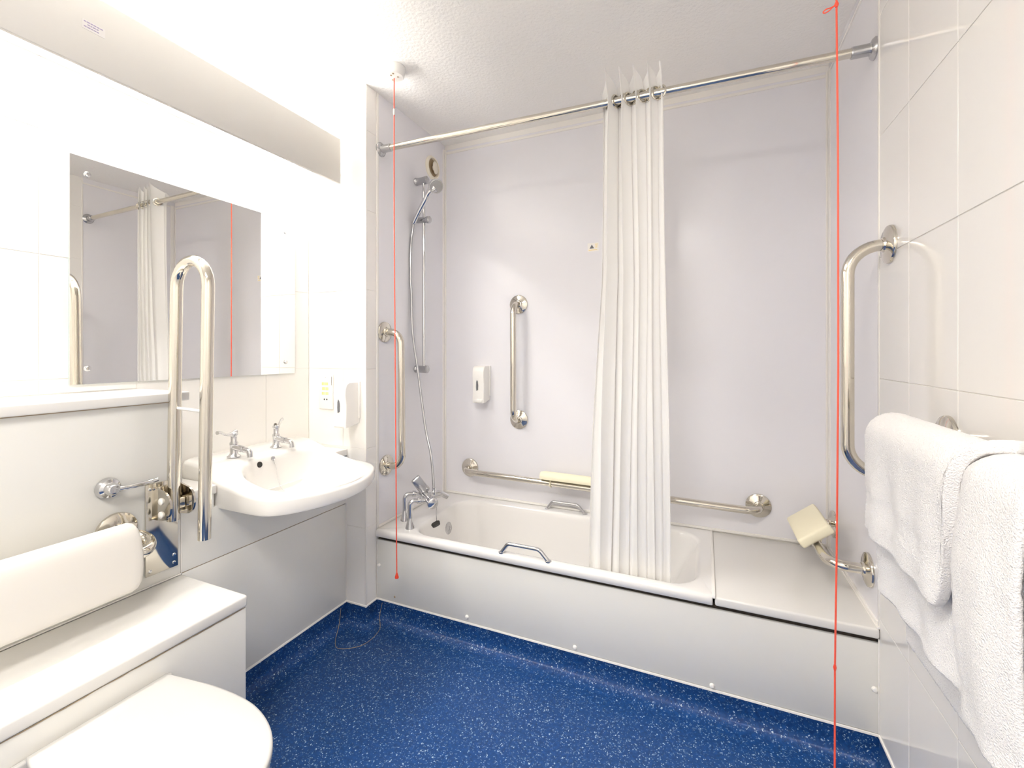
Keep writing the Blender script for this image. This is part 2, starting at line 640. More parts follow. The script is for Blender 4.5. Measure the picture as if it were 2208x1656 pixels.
# ================================================================== PELMET LIGHT
PY0, PY1, PX, PZ0, PZ1 = -0.05, 1.621, -1.585, 2.090, 2.301
pel = thing('pelmet_light', 'long cream pelmet light on the wall above the mirror', 'light', (XM, 0.8, PZ0))
obj('front_board', box(B(), PX - 0.016, PX, PY0, PY1, PZ0, PZ1, 0.002), M['pelmet'], pel)
obj('edge_strip', box(B(), PX - 0.0155, PX + 0.0005, PY1 - 0.001, PY1 + 0.004, PZ0, PZ1, 0.001), M['trim'], pel, label='pale edging strip')
for y in (PY0 + 0.05, (PY0 + PY1) / 2, PY1 - 0.14):
    obj('bracket', box(B(), XM, PX - 0.016, y - 0.012, y + 0.012, 2.222, 2.240, 0.002), M['plastic'], pel)
bat = obj('tube_holder', box(B(), XM + 0.0005, XM + 0.030, PY0 + 0.08, PY1 - 0.06, 2.175, 2.262, 0.003), M['plastic'], pel)
for z in (2.190, 2.246):
    tb = sweep(B(), [(-1.756, PY0 + 0.10, z), (-1.756, PY1 - 0.08, z)], 0.013, 14)
    for y in (PY0 + 0.105, PY1 - 0.085):
        box(tb, XM + 0.028, -1.75, y - 0.006, y + 0.006, z - 0.008, z + 0.008)
    obj('fluorescent_tube', tb, M['tube'], bat)
st = obj('pelmet_sticker', box(B(), PX, PX + 0.0006, 0.664, 0.716, 2.194, 2.220), M['pelmet_label'], pel, smooth=False, label='small sticker with three lines of tiny violet print')
bm = B()
for row, (z, ys) in enumerate(((2.2155, (0.668, 0.674, 0.683, 0.689, 0.697, 0.704, 0.712)), (2.2085, (0.676, 0.683, 0.688, 0.696, 0.702)), (2.2015, (0.668, 0.675, 0.684, 0.690, 0.697, 0.703)))):
    for a, b_ in zip(ys, ys[1:]):
        box(bm, PX + 0.0006, PX + 0.0009, a, b_ - 0.0012, z - 0.0014, z + 0.0014)
obj('print', bm, M['ink'], st, smooth=False)

# square panel added out of view behind the camera to carry the fill light
lamp = thing('fill_panel', 'square white fill-light panel added out of view behind the viewpoint', 'light', (-0.45, -0.35, HC - 0.075))
obj('fill_panel_frame', box(B(), -0.76, -0.14, -0.66, -0.04, HC - 0.045, HC, 0.004), M['plastic'], lamp)

# ================================================================== MIRROR
MY0, MY1, MZ0, MZ1 = 0.729, 1.560, 1.190, 1.912
mir = thing('wall_mirror', 'frameless rectangular mirror screwed to the tiled wall above the basin', 'mirror', (XM, (MY0 + MY1) / 2, MZ0))
obj('glass', box(B(), XM + 0.0035, XM + 0.009, MY0, MY1, MZ0, MZ1), M['mirror'], mir, smooth=False)
obj('glass_edge', box(B(), XM + 0.0008, XM + 0.0034, MY0 - 0.0005, MY1 + 0.0005, MZ0 - 0.0005, MZ1 + 0.0005), M['mirror_edge'], mir, smooth=False)
for y, z in ((0.772, 1.860), (1.508, 1.855), (1.508, 1.244), (0.772, 1.240)):
    obj('mirror_screw', lathe(B(), (XM + 0.009, y, z), (1, 0, 0), [(0.009, 0), (0.009, 0.003), (0.006, 0.007), (0, 0.008)], 18), M['chrome'], mir)

# ================================================================== BOXED-IN PANELS (toilet side)
box_top = thing('cistern_housing', 'tall pale boxed-in cistern housing with a white shelf on top', 'housing', (XM + 0.12, 0.1, 0.567))
obj('front_panel', box(B(), XB - 0.018, XB, YK + 0.002, YE, 0.567, 1.134, 0.0015), M['board'], box_top)
obj('end_panel', box(B(), XM, XB - 0.019, YE - 0.016, YE, 0.567, 1.134, 0.001), M['board'], box_top)
obj('shelf', box(B(), XM, XB + 0.018, YK + 0.002, YE + 0.018, 1.134, 1.163, 0.004, 3), M['slab'], box_top, label='white shelf with a rounded front edge')
obj('sealant_bead', box(B(), XB - 0.001, XB + 0.002, YE, YE + 0.0035, 0.568, 1.12, 0.001), M['trim'], box_top)
obj('shelf_brown_line', box(B(), XB - 0.001, XB + 0.0012, YK + 0.002, YE, 1.1305, 1.134), M['brown'], box_top, smooth=False, label='thin brown line under the shelf')  # narrow brown strip just below the shelf

ledge = thing('boxed_ledge', 'low white-topped boxed ledge behind the toilet', 'ledge', (-1.45, 0.1, 0.0))
obj('ledge_top', box(B(), XB + 0.0005, XG + 0.005, YK + 0.002, YE + 0.003, 0.530, 0.565, 0.007, 3), M['slab'], ledge)
obj('front_panel', box(B(), XG - 0.018, XG, YK + 0.002, YE, 0.103, 0.528, 0.001), M['board'], ledge)
obj('end_panel', box(B(), XB + 0.001, XG - 0.019, YE - 0.016, YE, 0.103, 0.528, 0.001), M['board'], ledge)
bm = B()
row0, row1 = [], []
for k in range(121):
    yy = lerp(YK + 0.01, YE - 0.002, k / 120)
    row0.append(bm.verts.new((XG + 0.0012, yy, 0.5262 + random.uniform(0, 0.0022))))
    row1.append(bm.verts.new((XG + 0.0022, yy, 0.5300)))
for k in range(120):
    bm.faces.new((row0[k], row0[k + 1], row1[k + 1], row1[k]))
obj('sealant_line', bm, M['brown'], ledge, smooth=False, label='cracked brown sealant under the ledge top')
obj('back_bead', box(B(), XB + 0.0005, XB + 0.005, YK + 0.01, YE, 0.565, 0.569, 0.0015), M['trim'], ledge)

# ================================================================== BASIN CABINET
CY0, CY1 = YE + 0.004, YN - 0.001
BYC, BHB = 1.300, 0.268
cab = thing('basin_cabinet', 'pale boxed-in cabinet front under the wall basin', 'cabinet', (-1.7, 1.28, 0.1))
bm = B()
prism(bm, [(CY0, 0.568), (CY1, 0.568), (CY1, 0.750), (1.020, 0.750), (1.020, 0.796), (CY0, 0.796)], 'x', XB - 0.018, XB)
obj('upper_panel', bm, M['board'], cab, smooth=False)
obj('lower_panel', box(B(), XB - 0.018, XB, CY0, CY1, 0.103, 0.5645, 0.001), M['board'], cab)
obj('panel_joint', box(B(), XB - 0.016, XB - 0.003, CY0, CY1 - 0.02, 0.563, 0.570), M['brown'], cab, smooth=False, label='thin dark joint between the two panels')
obj('counter_end', box(B(), XM, XB + 0.008, CY0, 1.026, 0.797, 0.829, 0.004, 3), M['slab'], cab, label='white counter beside the basin')
obj('counter_end', box(B(), XM, XB + 0.008, 1.572, CY1, 0.797, 0.829, 0.004, 3), M['slab'], cab, label='white counter beside the basin')
obj('corner_bead', box(B(), XB, XB + 0.003, CY1 - 0.004, CY1, 0.11, 0.74, 0.001), M['trim'], cab)

# ================================================================== BASIN
bas = thing('wash_basin', 'wide white ceramic wall basin with a bowed front edge', 'basin', (XM, BYC, 0.75))
NB = 144
ZX = [-1.82, -1.70, -1.65, -1.60, -1.52, -1.457, -1.33, -1.20]
ZV = [0.888, 0.883, 0.864, 0.840, 0.821, 0.811, 0.801, 0.797]


def zrim(x):
    # smoothed table
    return (table(x - 0.03, ZX, ZV) + table(x - 0.015, ZX, ZV) + table(x, ZX, ZV) + table(x + 0.015, ZX, ZV) + table(x + 0.03, ZX, ZV)) / 5


def bas_out(s=1.0, off=0.0):
    r = []
    a, cx = 0.2425 + off, -1.5725
    for x, y in superell(NB, a, BHB + off, 11.0):
        if x > 0:
            wgt = (x / a) ** 2
            x += 0.118 * wgt * max(0.0, 1 - (y / BHB) ** 2)
        else:
            x = max(x, -0.2445)
        r.append((cx + x * s, BYC + y * s))
    return r


def bas_in(s=1.0, dx=0.0):
    r = []
    a, b, cx = 0.150, 0.212, -1.455
    for x, y in superell(NB, a, b, 3.2):
        if x > 0:
            x += 0.068 * (x / a) ** 2 * max(0.0, 1 - (y / b) ** 2)
        r.append((cx + dx + x * s, BYC + y * s))
    return r


rg = []
o0 = bas_out()
# underside, skirt, rolled rim
rg.append([(lerp(x, -1.66, 0.35) if x > -1.6 else x, lerp(y, BYC, 0.30), 0.752) for x, y in o0])
rg.append([(x - 0.012 if x > -1.6 else x, lerp(y, BYC, 0.05), 0.752) for x, y in o0])
def skirt_z(x):
    return 0.752 + 0.0 * x
for d, t in ((0.004, 0.0), (0.0, 0.12), (0.0, 0.5), (0.0, 0.80), (0.002, 0.92), (0.007, 0.985), (0.014, 1.0)):
    rr = []
    for (x, y), (xo, yo) in zip(bas_out(1.0, -d), o0):
        z1 = zrim(xo)
        z0 = lerp(0.741, 0.758, (y - BYC + 0.27) / 0.54)
        rr.append((max(x, XM + 0.001), y, lerp(z0, z1, t)))
    rg.append(rr)
i0 = bas_in()
for s, dz in ((1.045, 0.001), (1.02, 0.0), (1.0, -0.003), (0.975, -0.010), (0.95, -0.024), (0.90, -0.062), (0.82, -0.096), (0.66, -0.118), (0.40, -0.126), (0.10, -0.130)):
    rr = []
    for (x, y), (xi, yi) in zip(bas_in(s, -0.01 * (1 - s)), i0):
        # the tap platform at the back keeps its height up to the bowl
        zt = zrim(xi - 0.085)
        zt = min(zt, 0.880)
        flat = 0.722 if dz < -0.03 else None
        z = zt + dz
        if dz <= -0.024:
            k = min(1.0, (-dz - 0.024) / 0.10)
            z = lerp(zt - 0.024, 0.704, k ** 0.85)
        rr.append((x, y, z))
    rg.append(rr)
# keep the bowl above the underside sheet: deepen the underside under the bowl
body = rings_mesh(B(), rg[2:], False, True)
obj('basin_body', body, M['ceramic'], bas, angle=50)
# underside shell that closes the body
und = [[(x, y, lerp(0.741, 0.758, (y - BYC + 0.27) / 0.54)) for x, y in bas_out(1.0, -0.004)], [(lerp(x, -1.52, 0.15), lerp(y, BYC, 0.15), lerp(0.739, 0.754, (y - BYC + 0.27) / 0.54)) for x, y in o0], [(lerp(x, -1.52, 0.68), lerp(y, BYC, 0.6), 0.692) for x, y in o0]]
und = [[(max(x, XM + 0.001), y, z) for x, y, z in r] for r in und]
obj('basin_underside', rings_mesh(B(), und, False, True), M['ceramic'], bas)
lx = -1.5935
obj('overflow_hole', lathe(B(), (-1.5962, 1.209, 0.852), (0.985, 0, 0.17), [(0.0115, 0.0), (0.0115, 0.0035), (0.0, 0.0035)], 18), M['black'], bas)
obj('waste', lathe(B(), (-1.46, BYC, 0.7035), (0, 0, 1), [(0.024, 0), (0.024, 0.003), (0.018, 0.004), (0, 0.003)], 20), M['chrome'], bas)
ch = obj('chain_stay', lathe(B(), (-1.6005, 1.272, 0.862), (0.985, 0, 0.17), [(0.009, 0), (0.009, 0.003), (0.0, 0.006)], 14), M['chrome'], bas)
bm = B()
cp = spline([(-1.594, 1.272, 0.858), (-1.588, 1.275, 0.835), (-1.579, 1.277, 0.79), (-1.567, 1.279, 0.755), (-1.545, 1.280, 0.735)], 9)
for p in cp:
    bmesh.ops.create_icosphere(bm, subdivisions=1, radius=0.0020, matrix=Matrix.Translation(p))
obj('bead_chain', bm, M['chrome'], bas)


def tap(y, lever_dir, label):
    x, z = -1.690, 0.8815
    t = thing('basin_tap', label, 'tap', (x, y, z), 'chrome basin taps')
    bm = lathe(B(), (x, y, z), (0, 0, 1), [(0.024, 0), (0.024, 0.004), (0.017, 0.010), (0.0135, 0.016), (0.0135, 0.045), (0.0155, 0.050), (0.0155, 0.056), (0.011, 0.062), (0.011, 0.082), (0.0145, 0.086), (0.0145, 0.094), (0.009, 0.099), (0, 0.100)], 24)
    obj('tap_body', bm, M['chrome'], t)
    sp = fillet([(x + 0.006, y, z + 0.040), (x + 0.055, y, z + 0.034), (x + 0.090, y, z + 0.030), (x + 0.092, y, z + 0.008)], [0.04, 0.010], 5)
    obj('spout', sweep(B(), sp, [0.0125] * 4 + [0.0105] * (len(sp) - 4), 14), M['chrome'], t)
    d = Vector(lever_dir).normalized()
    p0 = Vector((x, y, z + 0.092))
    lv = spline([p0 - d * 0.012 + Vector((0, 0, 0.006)), p0 + d * 0.02, p0 + d * 0.045 + Vector((0, 0, 0.004)), p0 + d * 0.068 + Vector((0, 0, 0.016)), p0 + d * 0.085 + Vector((0, 0, 0.017))], 5)
    rr = [lerp(0.0085, 0.0055, min(1, i / 9)) if i < len(lv) - 5 else lerp(0.0055, 0.0075, (i - len(lv) + 5) / 5) for i in range(len(lv))]
    obj('lever', sweep(B(), lv, rr, 10), M['chrome'], t)


tap(1.172, (0.30, -1, 0), 'chrome basin tap with its lever swung out toward the toilet side')
tap(1.360, (-0.55, 0.8, 0), 'chrome basin tap nearer the soap dispenser, lever turned back to the wall')

# ================================================================== SOCKET + SOAP DISPENSERS
soc = thing('shaver_socket', 'white shaver socket with yellow print beside the basin soap dispenser', 'socket', (-1.70, YN, 1.012))
obj('faceplate', box(B(), -1.742, -1.655, YN - 0.010, YN, 1.012, 1.182, 0.004, 3), M['plastic'], soc)
bm = B()
for zz, xs in ((1.137, (-1.722, -1.700)), (1.113, (-1.720, -1.698)), (1.090, (-1.722, -1.698))):
    for x in xs:
        for k in range(3):
            box(bm, x + k * 0.0065, x + k * 0.0065 + 0.0045, YN - 0.0106, YN - 0.010, zz - 0.008, zz + 0.006)
obj('yellow_print', bm, M['yellow'], soc, smooth=False, label='rows of yellow print')
for x in (-1.706, -1.690):
    obj('socket_hole', lathe(B(), (x, YN - 0.0085, 1.060), (0, -1, 0), [(0.0042, 0), (0.0042, 0.002), (0, 0.002)], 12), M['black'], soc)
obj('cover_screw', lathe(B(), (-1.699, YN - 0.010, 1.168), (0, -1, 0), [(0.003, 0), (0.002, 0.001), (0, 0.0012)], 10), M['chrome_soft'], soc)
obj('switch_slot', box(B(), -1.662, -1.658, YN - 0.011, YN - 0.0095, 1.130, 1.172), M['chrome_soft'], soc, smooth=False)


def dispenser(x0, x1, yw, z0, z1, dep, label):
    t = thing('soap_dispenser', label, 'dispenser', ((x0 + x1) / 2, yw, z0), 'white wall soap dispensers')
    h = z1 - z0
    # side profile (y from the wall, z)
    pr = [(0.0, 0.06), (0.35, 0.035), (0.62, 0.0), (0.97, 0.0), (0.985, 0.10), (0.94, 0.30), (0.93, 0.50), (1.0, 0.72), (0.985, 0.86), (0.90, 0.955), (0.72, 1.0), (0.0, 1.0)]
    bm = B()
    prism(bm, [(yw - dep * a, z0 + h * b) for a, b in pr], 'x', x0 + 0.006, x1 - 0.006, 0.005)
    obj('housing', bm, M['plastic'], t, angle=45)
    obj('back_plate', box(B(), x0, x1, yw - 0.012, yw, z0 + 0.035, z1 + 0.001, 0.003), M['plastic'], t)
    xm = (x0 + x1) / 2 - 0.006
    win = [(-0.0045, 0.0), (0.0045, 0.004), (0.006, 0.03), (0.0045, 0.054), (-0.001, 0.062), (-0.005, 0.05), (-0.006, 0.022)]
    yf = yw - dep * 0.93
    prism(bm := B(), [(xm + a, z0 + h * 0.33 + b) for a, b in win], 'y', yf - 0.0048, yf + 0.006)
    obj('level_window', bm, M['window_grey'], t, smooth=False)
    obj('push_lip', box(B(), x0 + 0.014, x1 - 0.014, yw - dep * 1.03, yw - dep * 0.9, z0 + 0.004, z0 + 0.022, 0.004, 3), M['plastic'], t)
    return t


dispenser(-1.572, -1.487, YN, 0.945, 1.152, 0.095, 'white soap dispenser on the tiled nib wall above the basin')
dispenser(-1.228, -1.143, YB - 0.0, 1.000, 1.210, 0.085, 'white soap dispenser on the bath back wall near the shower')


# ================================================================== GRAB BARS
def flange(parent, c, nrm, rad=0.055, m='steel', cap=0.019):
    f = obj('flange', lathe(B(), c, nrm, [(rad, 0.0), (rad, 0.004), (rad * 0.97, 0.008), (rad * 0.80, 0.0125), (rad * 0.45, 0.0150), (cap + 0.004, 0.0160), (cap + 0.002, 0.021), (cap, 0.022)], 36), M[m], parent)
    return f


def grab_bar(label, p0, p1, nrm, prot=0.095, r=0.0168, frad=0.054, bend=0.062, name='grab_bar', cat='grab bar', group='polished grab bars'):
    p0, p1, n = Vector(p0), Vector(p1), Vector(nrm).normalized()
    t = thing(name, label, cat, (p0 + p1) / 2 if abs(p0.z - p1.z) < 0.1 else (p0 if p0.z < p1.z else p1), group)
    pts = fillet([p0 + n * 0.012, p0 + n * prot, p1 + n * prot, p1 + n * 0.012], bend, 10)
    obj('bar', sweep(B(), pts, r, 20), M['steel'], t)
    for p in (p0, p1):
        flange(t, p, n, frad)
    return t


grab_bar('upright polished grab bar on the bath back wall beside its soap dispenser', (-0.967, YB, 1.560), (-0.965, YB, 0.908), (0, -1, 0), 0.085)
grab_bar('long level polished grab bar low on the bath back wall, passing behind the curtain', (-1.280, YB - 0.0, 0.604), (0.229, YB, 0.583), (0, -1, 0), 0.092)
grab_bar('upright polished grab bar on the bath head wall beside the basin', (XL1, 1.781, 1.390), (XL1, 1.792, 0.728), (1, 0, 0), 0.100, frad=0.051)
grab_bar('tall upright polished grab bar on the tiled wall above the towels', (XR, 1.638, 1.608), (XR, 1.638, 0.932), (-1, 0, 0), 0.103, r=0.0172, frad=0.056, bend=0.082)
grab_bar('short level polished grab bar above the bath end seat, carrying a cream pad', (XR, 1.818, 0.574), (XR, 2.252, 0.570), (-1, 0, 0), 0.112, frad=0.055, bend=0.055)
grab_bar('level polished towel bar on the tiled wall, mostly hidden under white towels', (XR, 1.297, 1.106), (XR, 0.300, 1.106), (-1, 0, 0), 0.112, frad=0.046, bend=0.055, name='towel_bar', cat='towel bar', group=None)

# pads that sit on two of the bars
pad = thing('bath_pad', 'cream tilted foam pad strapped to the short bar at the bath end', 'pad', (0.385, 2.075, 0.56))
c = Vector((0.3775, 2.075, 0.612))
ax = Vector((0.785, 0, 0.62)).normalized()
nn = Vector((-0.62, 0, 0.785)).normalized()
t_ = bmesh.new()
box(t_, -0.062, 0.062, -0.128, 0.128, -0.018, 0.018, 0.009, 3)
mt = Matrix((ax, Vector((0, 1, 0)), nn)).transposed().to_4x4()
mt.translation = c
bm = B()
merge(bm, t_, mt)
obj('cushion', bm, M['foam'], pad)
for y in (2.03, 2.13):
    bm = B()
    ring = [(0.387 + 0.0205 * cos(a), y, 0.5725 + 0.0205 * sin(a)) for a in [2 * pi * k / 20 for k in range(20)]]
    sweep(bm, ring, 0.004, 6, closed=True)
    obj('strap', bm, M['foam'], pad)

pad2 = thing('bar_pad', 'cream padded sleeve on the long low bar beside the curtain', 'pad', (-0.62, YB - 0.092, 0.60))
yb = YB - 0.092
pts = [(-0.80 + 0.024 * k, yb - 0.004, 0.6255 - 0.00028 * k) for k in range(0, 19)]
bm = B()
rgs = []
for i, p in enumerate(pts):
    k = 1.0 if 0 < i < len(pts) - 1 else 0.82
    rgs.append([(p[0], p[1] + 0.030 * k * cos(2 * pi * j / 18), p[2] + 0.005 + 0.028 * k * max(-0.35, sin(2 * pi * j / 18))) for j in range(18)])
rings_mesh(bm, rgs)
obj('sleeve', bm, M['foam'], pad2)
for x in (-0.745, -0.43):
    bm = B()
    ring = [(x, yb + 0.0195 * cos(a), 0.5965 - (x + 0.745) * 0.0115 + 0.0195 * sin(a)) for a in [2 * pi * k / 20 for k in range(20)]]
    sweep(bm, ring, 0.0035, 6, closed=True)
    obj('band', bm, M['foam'], pad2)

# ================================================================== BATH
bath = thing('bathtub', 'white acrylic bath with chrome grips along the back wall', 'bath', (-0.71, 2.03, 0.1))
BX0, BX1, BY0, BY1 = XL1 + 0.001, 0.027, 1.714, YB - 0.001
ZR = 0.4365
SEG = 8


def rr_ring(x0, x1, y0, y1, r, z):
    return [(x, y, z) for x, y in roundrect(x0, x1, y0, y1, r, SEG)]


def out_ring(d, z):
    # outer outline with as many points as the inner ones, nearly square corners
    return [(x, y, z) for x, y in roundrect(BX0, BX1, BY0 + d, BY1, 0.006, SEG)]


rg = [out_ring(0.004, 0.402), out_ring(0.0, 0.406), out_ring(0.0, 0.424), out_ring(0.003, 0.432), out_ring(0.010, ZR)]
rg.append(rr_ring(-1.300, -0.012, 1.748, 2.292, 0.115, ZR + 0.0005))
rg.append(rr_ring(-1.292, -0.020, 1.755, 2.285, 0.112, ZR - 0.002))
rg.append(rr_ring(-1.286, -0.028, 1.761, 2.279, 0.110, ZR - 0.010))
rg.append(rr_ring(-1.283, -0.036, 1.764, 2.276, 0.108, ZR - 0.03))
rg.append(rr_ring(-1.262, -0.120, 1.785, 2.258, 0.100, 0.25))
rg.append(rr_ring(-1.245, -0.190, 1.800, 2.245, 0.100, 0.155))
rg.append(rr_ring(-1.225, -0.230, 1.820, 2.226, 0.095, 0.125))
rg.append(rr_ring(-1.180, -0.290, 1.860, 2.185, 0.080, 0.113))
rg.append(rr_ring(-1.05, -0.45, 1.96, 2.09, 0.05, 0.110))
obj('tub', rings_mesh(B(), rg, False, True), M['acrylic'], bath, angle=60)
obj('overflow', lathe(B(), (-1.2785, 2.085, 0.335), (1, 0, 0.12), [(0.034, 0), (0.034, 0.004), (0.028, 0.008), (0.012, 0.0095), (0.010, 0.007), (0, 0.007)], 26), M['chrome_soft'], bath)
obj('waste', lathe(B(), (-1.08, 2.02, 0.110), (0, 0, 1), [(0.032, 0), (0.032, 0.003), (0.02, 0.004), (0, 0.002)], 22), M['chrome'], bath)
# moulded step line round the back of the tub


def grip(xc, y, ydir, z):
    h = 0.105
    pts = fillet([(xc - h, y, z), (xc - h + 0.030, y, z + 0.042), (xc + h - 0.040, y, z + 0.042), (xc + h, y, z)], [0.022, 0.030], 6)
    g = obj('grip', sweep(B(), pts, 0.0085, 14), M['chrome'], bath, label='chrome hand grip')
    for dx in (-h, h):
        obj('grip_foot', lathe(B(), (xc + dx, y, z - 0.001), (0, 0, 1), [(0.013, 0), (0.013, 0.004), (0.009, 0.007), (0, 0.007)], 16), M['chrome'], g)


grip(-0.690, 1.731, 1, ZR)
grip(-0.682, 2.311, -1, ZR)

# bath end seat
seat_ = thing('bath_end_seat', 'flat white transfer seat filling the gap between bath and tiled wall', 'bath seat', (0.26, 2.02, 0.38))
obj('seat_top', box(B(), 0.034, XR - 0.001, BY0 + 0.002, YB - 0.001, 0.402, 0.434, 0.007, 3), M['slab'], seat_)
obj('joint_strip', box(B(), 0.0255, 0.036, BY0 + 0.001, YB - 0.001, 0.428, 0.4395, 0.002, 2), M['trim'], seat_)
obj('sealant_bead', box(B(), XR - 0.008, XR, BY0 + 0.004, YB - 0.002, 0.433, 0.440, 0.002), M['trim'], seat_)

bp_ = obj('front_panel', box(B(), XL1 + 0.0012, XR + 0.0015, YF, YF + 0.012, 0.1035, 0.384, 0.0012), M['board'], bath, label='long pale front panel with white screw caps')
obj('gap_shade_strip', box(B(), XL1 + 0.003, XR - 0.003, YF + 0.0125, YF + 0.020, 0.37, 0.401), M['dark'], bath, smooth=False, label='dark strip painting the shade in the gap above the panel')  # near-black strip paints the shade inside the gap under the rim
for x, z in ((-0.960, 0.125), (-0.472, 0.119), (0.025, 0.114), (0.488, 0.240), (-1.444, 0.262)):
    obj('screw_cap', lathe(B(), (x, YF, z), (0, -1, 0), [(0.0085, 0), (0.0085, 0.003), (0.006, 0.007), (0, 0.009)], 16), M['plastic'], bp_)
obj('screw_head', lathe(B(), (-1.352, YF, 0.127), (0, -1, 0), [(0.005, 0), (0.004, 0.002), (0, 0.0022)], 12), M['brown'], bp_)

for x0, x1 in ((XR - 0.0035, XR), (XL1, XL1 + 0.0035)):
    obj('sealant_bead', box(B(), x0, x1, YF - 0.004, YF - 0.0002, 0.104, 0.40, 0.001), M['trim'], bath)
# ---- bath mixer on two legs
mx = thing('bath_mixer', 'chrome two-legged bath shower mixer standing on the bath corner', 'tap', (-1.35, 1.83, ZR), 'bath taps')
mx.pop('group', None)
LA, LB_ = Vector((-1.312, 1.793, ZR)), Vector((-1.398, 1.868, ZR))
q = Vector((0.66, 0.75, 0)).normalized()
ld_ = (LB_ - LA).normalized()
ctr = (LA + LB_) / 2 + q * 0.098 + Vector((0, 0, 0.122))
for L_ in (LA, LB_):
    lg = sweep(B(), fillet([L_ + Vector((0, 0, 0.02)), L_ + Vector((0, 0, 0.132)), L_ + q * 0.09 + Vector((0, 0, 0.122))], 0.020, 8), 0.0115, 16)
    g = obj('leg', lg, M['chrome'], mx)
    obj('leg_foot', lathe(B(), L_, (0, 0, 1), [(0.023, 0), (0.022, 0.006), (0.016, 0.026), (0.0125, 0.046), (0.0118, 0.050)], 20), M['chrome'], g)
    cpt = L_ + q * 0.038 + Vector((0, 0, 0.129))
    obj('collar', lathe(B(), cpt, (q.x, q.y, -0.10), [(0.0155, 0), (0.0165, 0.003), (0.0165, 0.014), (0.0155, 0.017)], 18), M['chrome'], g)
bm = B()
e0, e1 = ctr - ld_ * 0.082, ctr + ld_ * 0.082
lathe(bm, e0, ld_, [(0.014, 0), (0.020, 0.004), (0.0215, 0.012), (0.0215, 0.152), (0.020, 0.160), (0.014, 0.164)], 24)
obj('valve_body', bm, M['chrome'], mx)
obj('control_knob', lathe(B(), e0 - ld_ * 0.038, ld_, [(0.018, 0), (0.026, 0.004), (0.027, 0.012), (0.027, 0.030), (0.022, 0.0375), (0.015, 0.038)], 24), M['chrome'], mx)
sp = fillet([ctr + q * 0.012, ctr + q * 0.075 + Vector((0, 0, 0.006)), ctr + q * 0.108 + Vector((0, 0, -0.014))], 0.03, 6)
obj('spout', sweep(B(), sp, [lerp(0.019, 0.0135, i / (len(sp) - 1)) for i in range(len(sp))], 16), M['chrome'], mx)
lev = bmesh.new()
box(lev, -0.0115, 0.0115, -0.026, 0.026, -0.012, 0.090, 0.010, 3)
mm = Matrix((ld_, q, Vector((0, 0, 1)))).transposed().to_4x4()
tl = Matrix.Translation(ctr + ld_ * 0.035 + Vector((0, 0, 0.020))) @ mm @ Matrix.Rotation(radians(36), 4, 'X')
bm = B(); merge(bm, lev, tl)
obj('diverter_lever', bm, M['chrome_soft'], mx, label='broad satin lever')
up = ctr + q * 0.035 - ld_ * 0.005
obj('hose_outlet', lathe(B(), up + Vector((0, 0, 0.010)), (0, 0, 1), [(0.013, 0), (0.013, 0.012), (0.009, 0.016), (0.009, 0.034)], 16), M['chrome'], mx)
HOSE_END = up + Vector((0, 0, 0.040))

plug = thing('bath_plug', 'black bath plug hanging on a chain from the mixer', 'plug', (-1.20, 1.88, 0.40))
pc = e0 + q * 0.026 + Vector((0, 0, -0.02))
bm = B()
for k in range(26):
    bmesh.ops.create_icosphere(bm, subdivisions=1, radius=0.0022, matrix=Matrix.Translation(pc + Vector((0.001 * sin(k * 0.4), 0, -0.0036 * k))))
obj('chain', bm, M['chrome'], plug)
pe = pc + Vector((0.003, 0, -0.098))
obj('stopper', lathe(B(), pe + Vector((-0.012, 0, 0.014)), (0.65, -0.25, -0.8), [(0.004, 0), (0.020, 0.004), (0.0225, 0.008), (0.019, 0.022), (0.0, 0.022)], 20), M['black'], plug)

# ---- shower set
sh = thing('shower_set', 'chrome shower riser rail with handset and hose on the bath head wall', 'shower', (XL1, 2.04, 1.18))
PXX, PYY = -1.405, 2.045
obj('riser_pole', sweep(B(), [(PXX, PYY, 1.185), (PXX, PYY, 2.240)], 0.0085, 16), M['chrome'], sh)
for z in (2.226, 1.197):
    obj('wall_bracket', lathe(B(), (XL1, PYY, z), (1, 0, 0), [(0.021, 0), (0.021, 0.006), (0.0195, 0.008), (0.0195, 0.058), (0.021, 0.060), (0.021, 0.074), (0.015, 0.078), (0, 0.078)], 24), M['chrome_soft'], sh)
sl = obj('slider', lathe(B(), (PXX - 0.045, PYY + 0.0, 2.014), (1, -0.1, -0.10), [(0.012, 0), (0.016, 0.004), (0.016, 0.070), (0.019, 0.073), (0.019, 0.088), (0.013, 0.093), (0, 0.093)], 20), M['chrome_soft'], sh)
h0 = Vector((-1.441, 2.000, 1.985))
h1 = Vector((-1.328, 1.985, 2.135))
hp = spline([h0, lerp(h0, h1, 0.35) + Vector((0.002, 0, 0.006)), lerp(h0, h1, 0.7), h1, h1 + Vector((0.030, 0.006, 0.020))], 6)
hs = obj('handset', sweep(B(), hp, [lerp(0.0115, 0.0135, min(1, i / 12)) if i < 16 else lerp(0.0135, 0.026, (i - 16) / (len(hp) - 17)) for i in range(len(hp))], 16), M['chrome'], sh)
hc = Vector((-1.290, 1.985, 2.158))
hn = Vector((0.62, -0.42, -0.58)).normalized()
obj('spray_head', lathe(B(), hc - hn * 0.018, hn, [(0.010, -0.008), (0.026, 0.0), (0.038, 0.012), (0.0395, 0.020), (0.037, 0.026), (0.0, 0.027)], 28), M['chrome'], hs)
obj('spray_face', lathe(B(), hc + hn * 0.0088, hn, [(0.0325, 0), (0.0325, 0.001), (0.0, 0.0016)], 24), M['chrome_soft'], hs, label='pale grey spray plate')
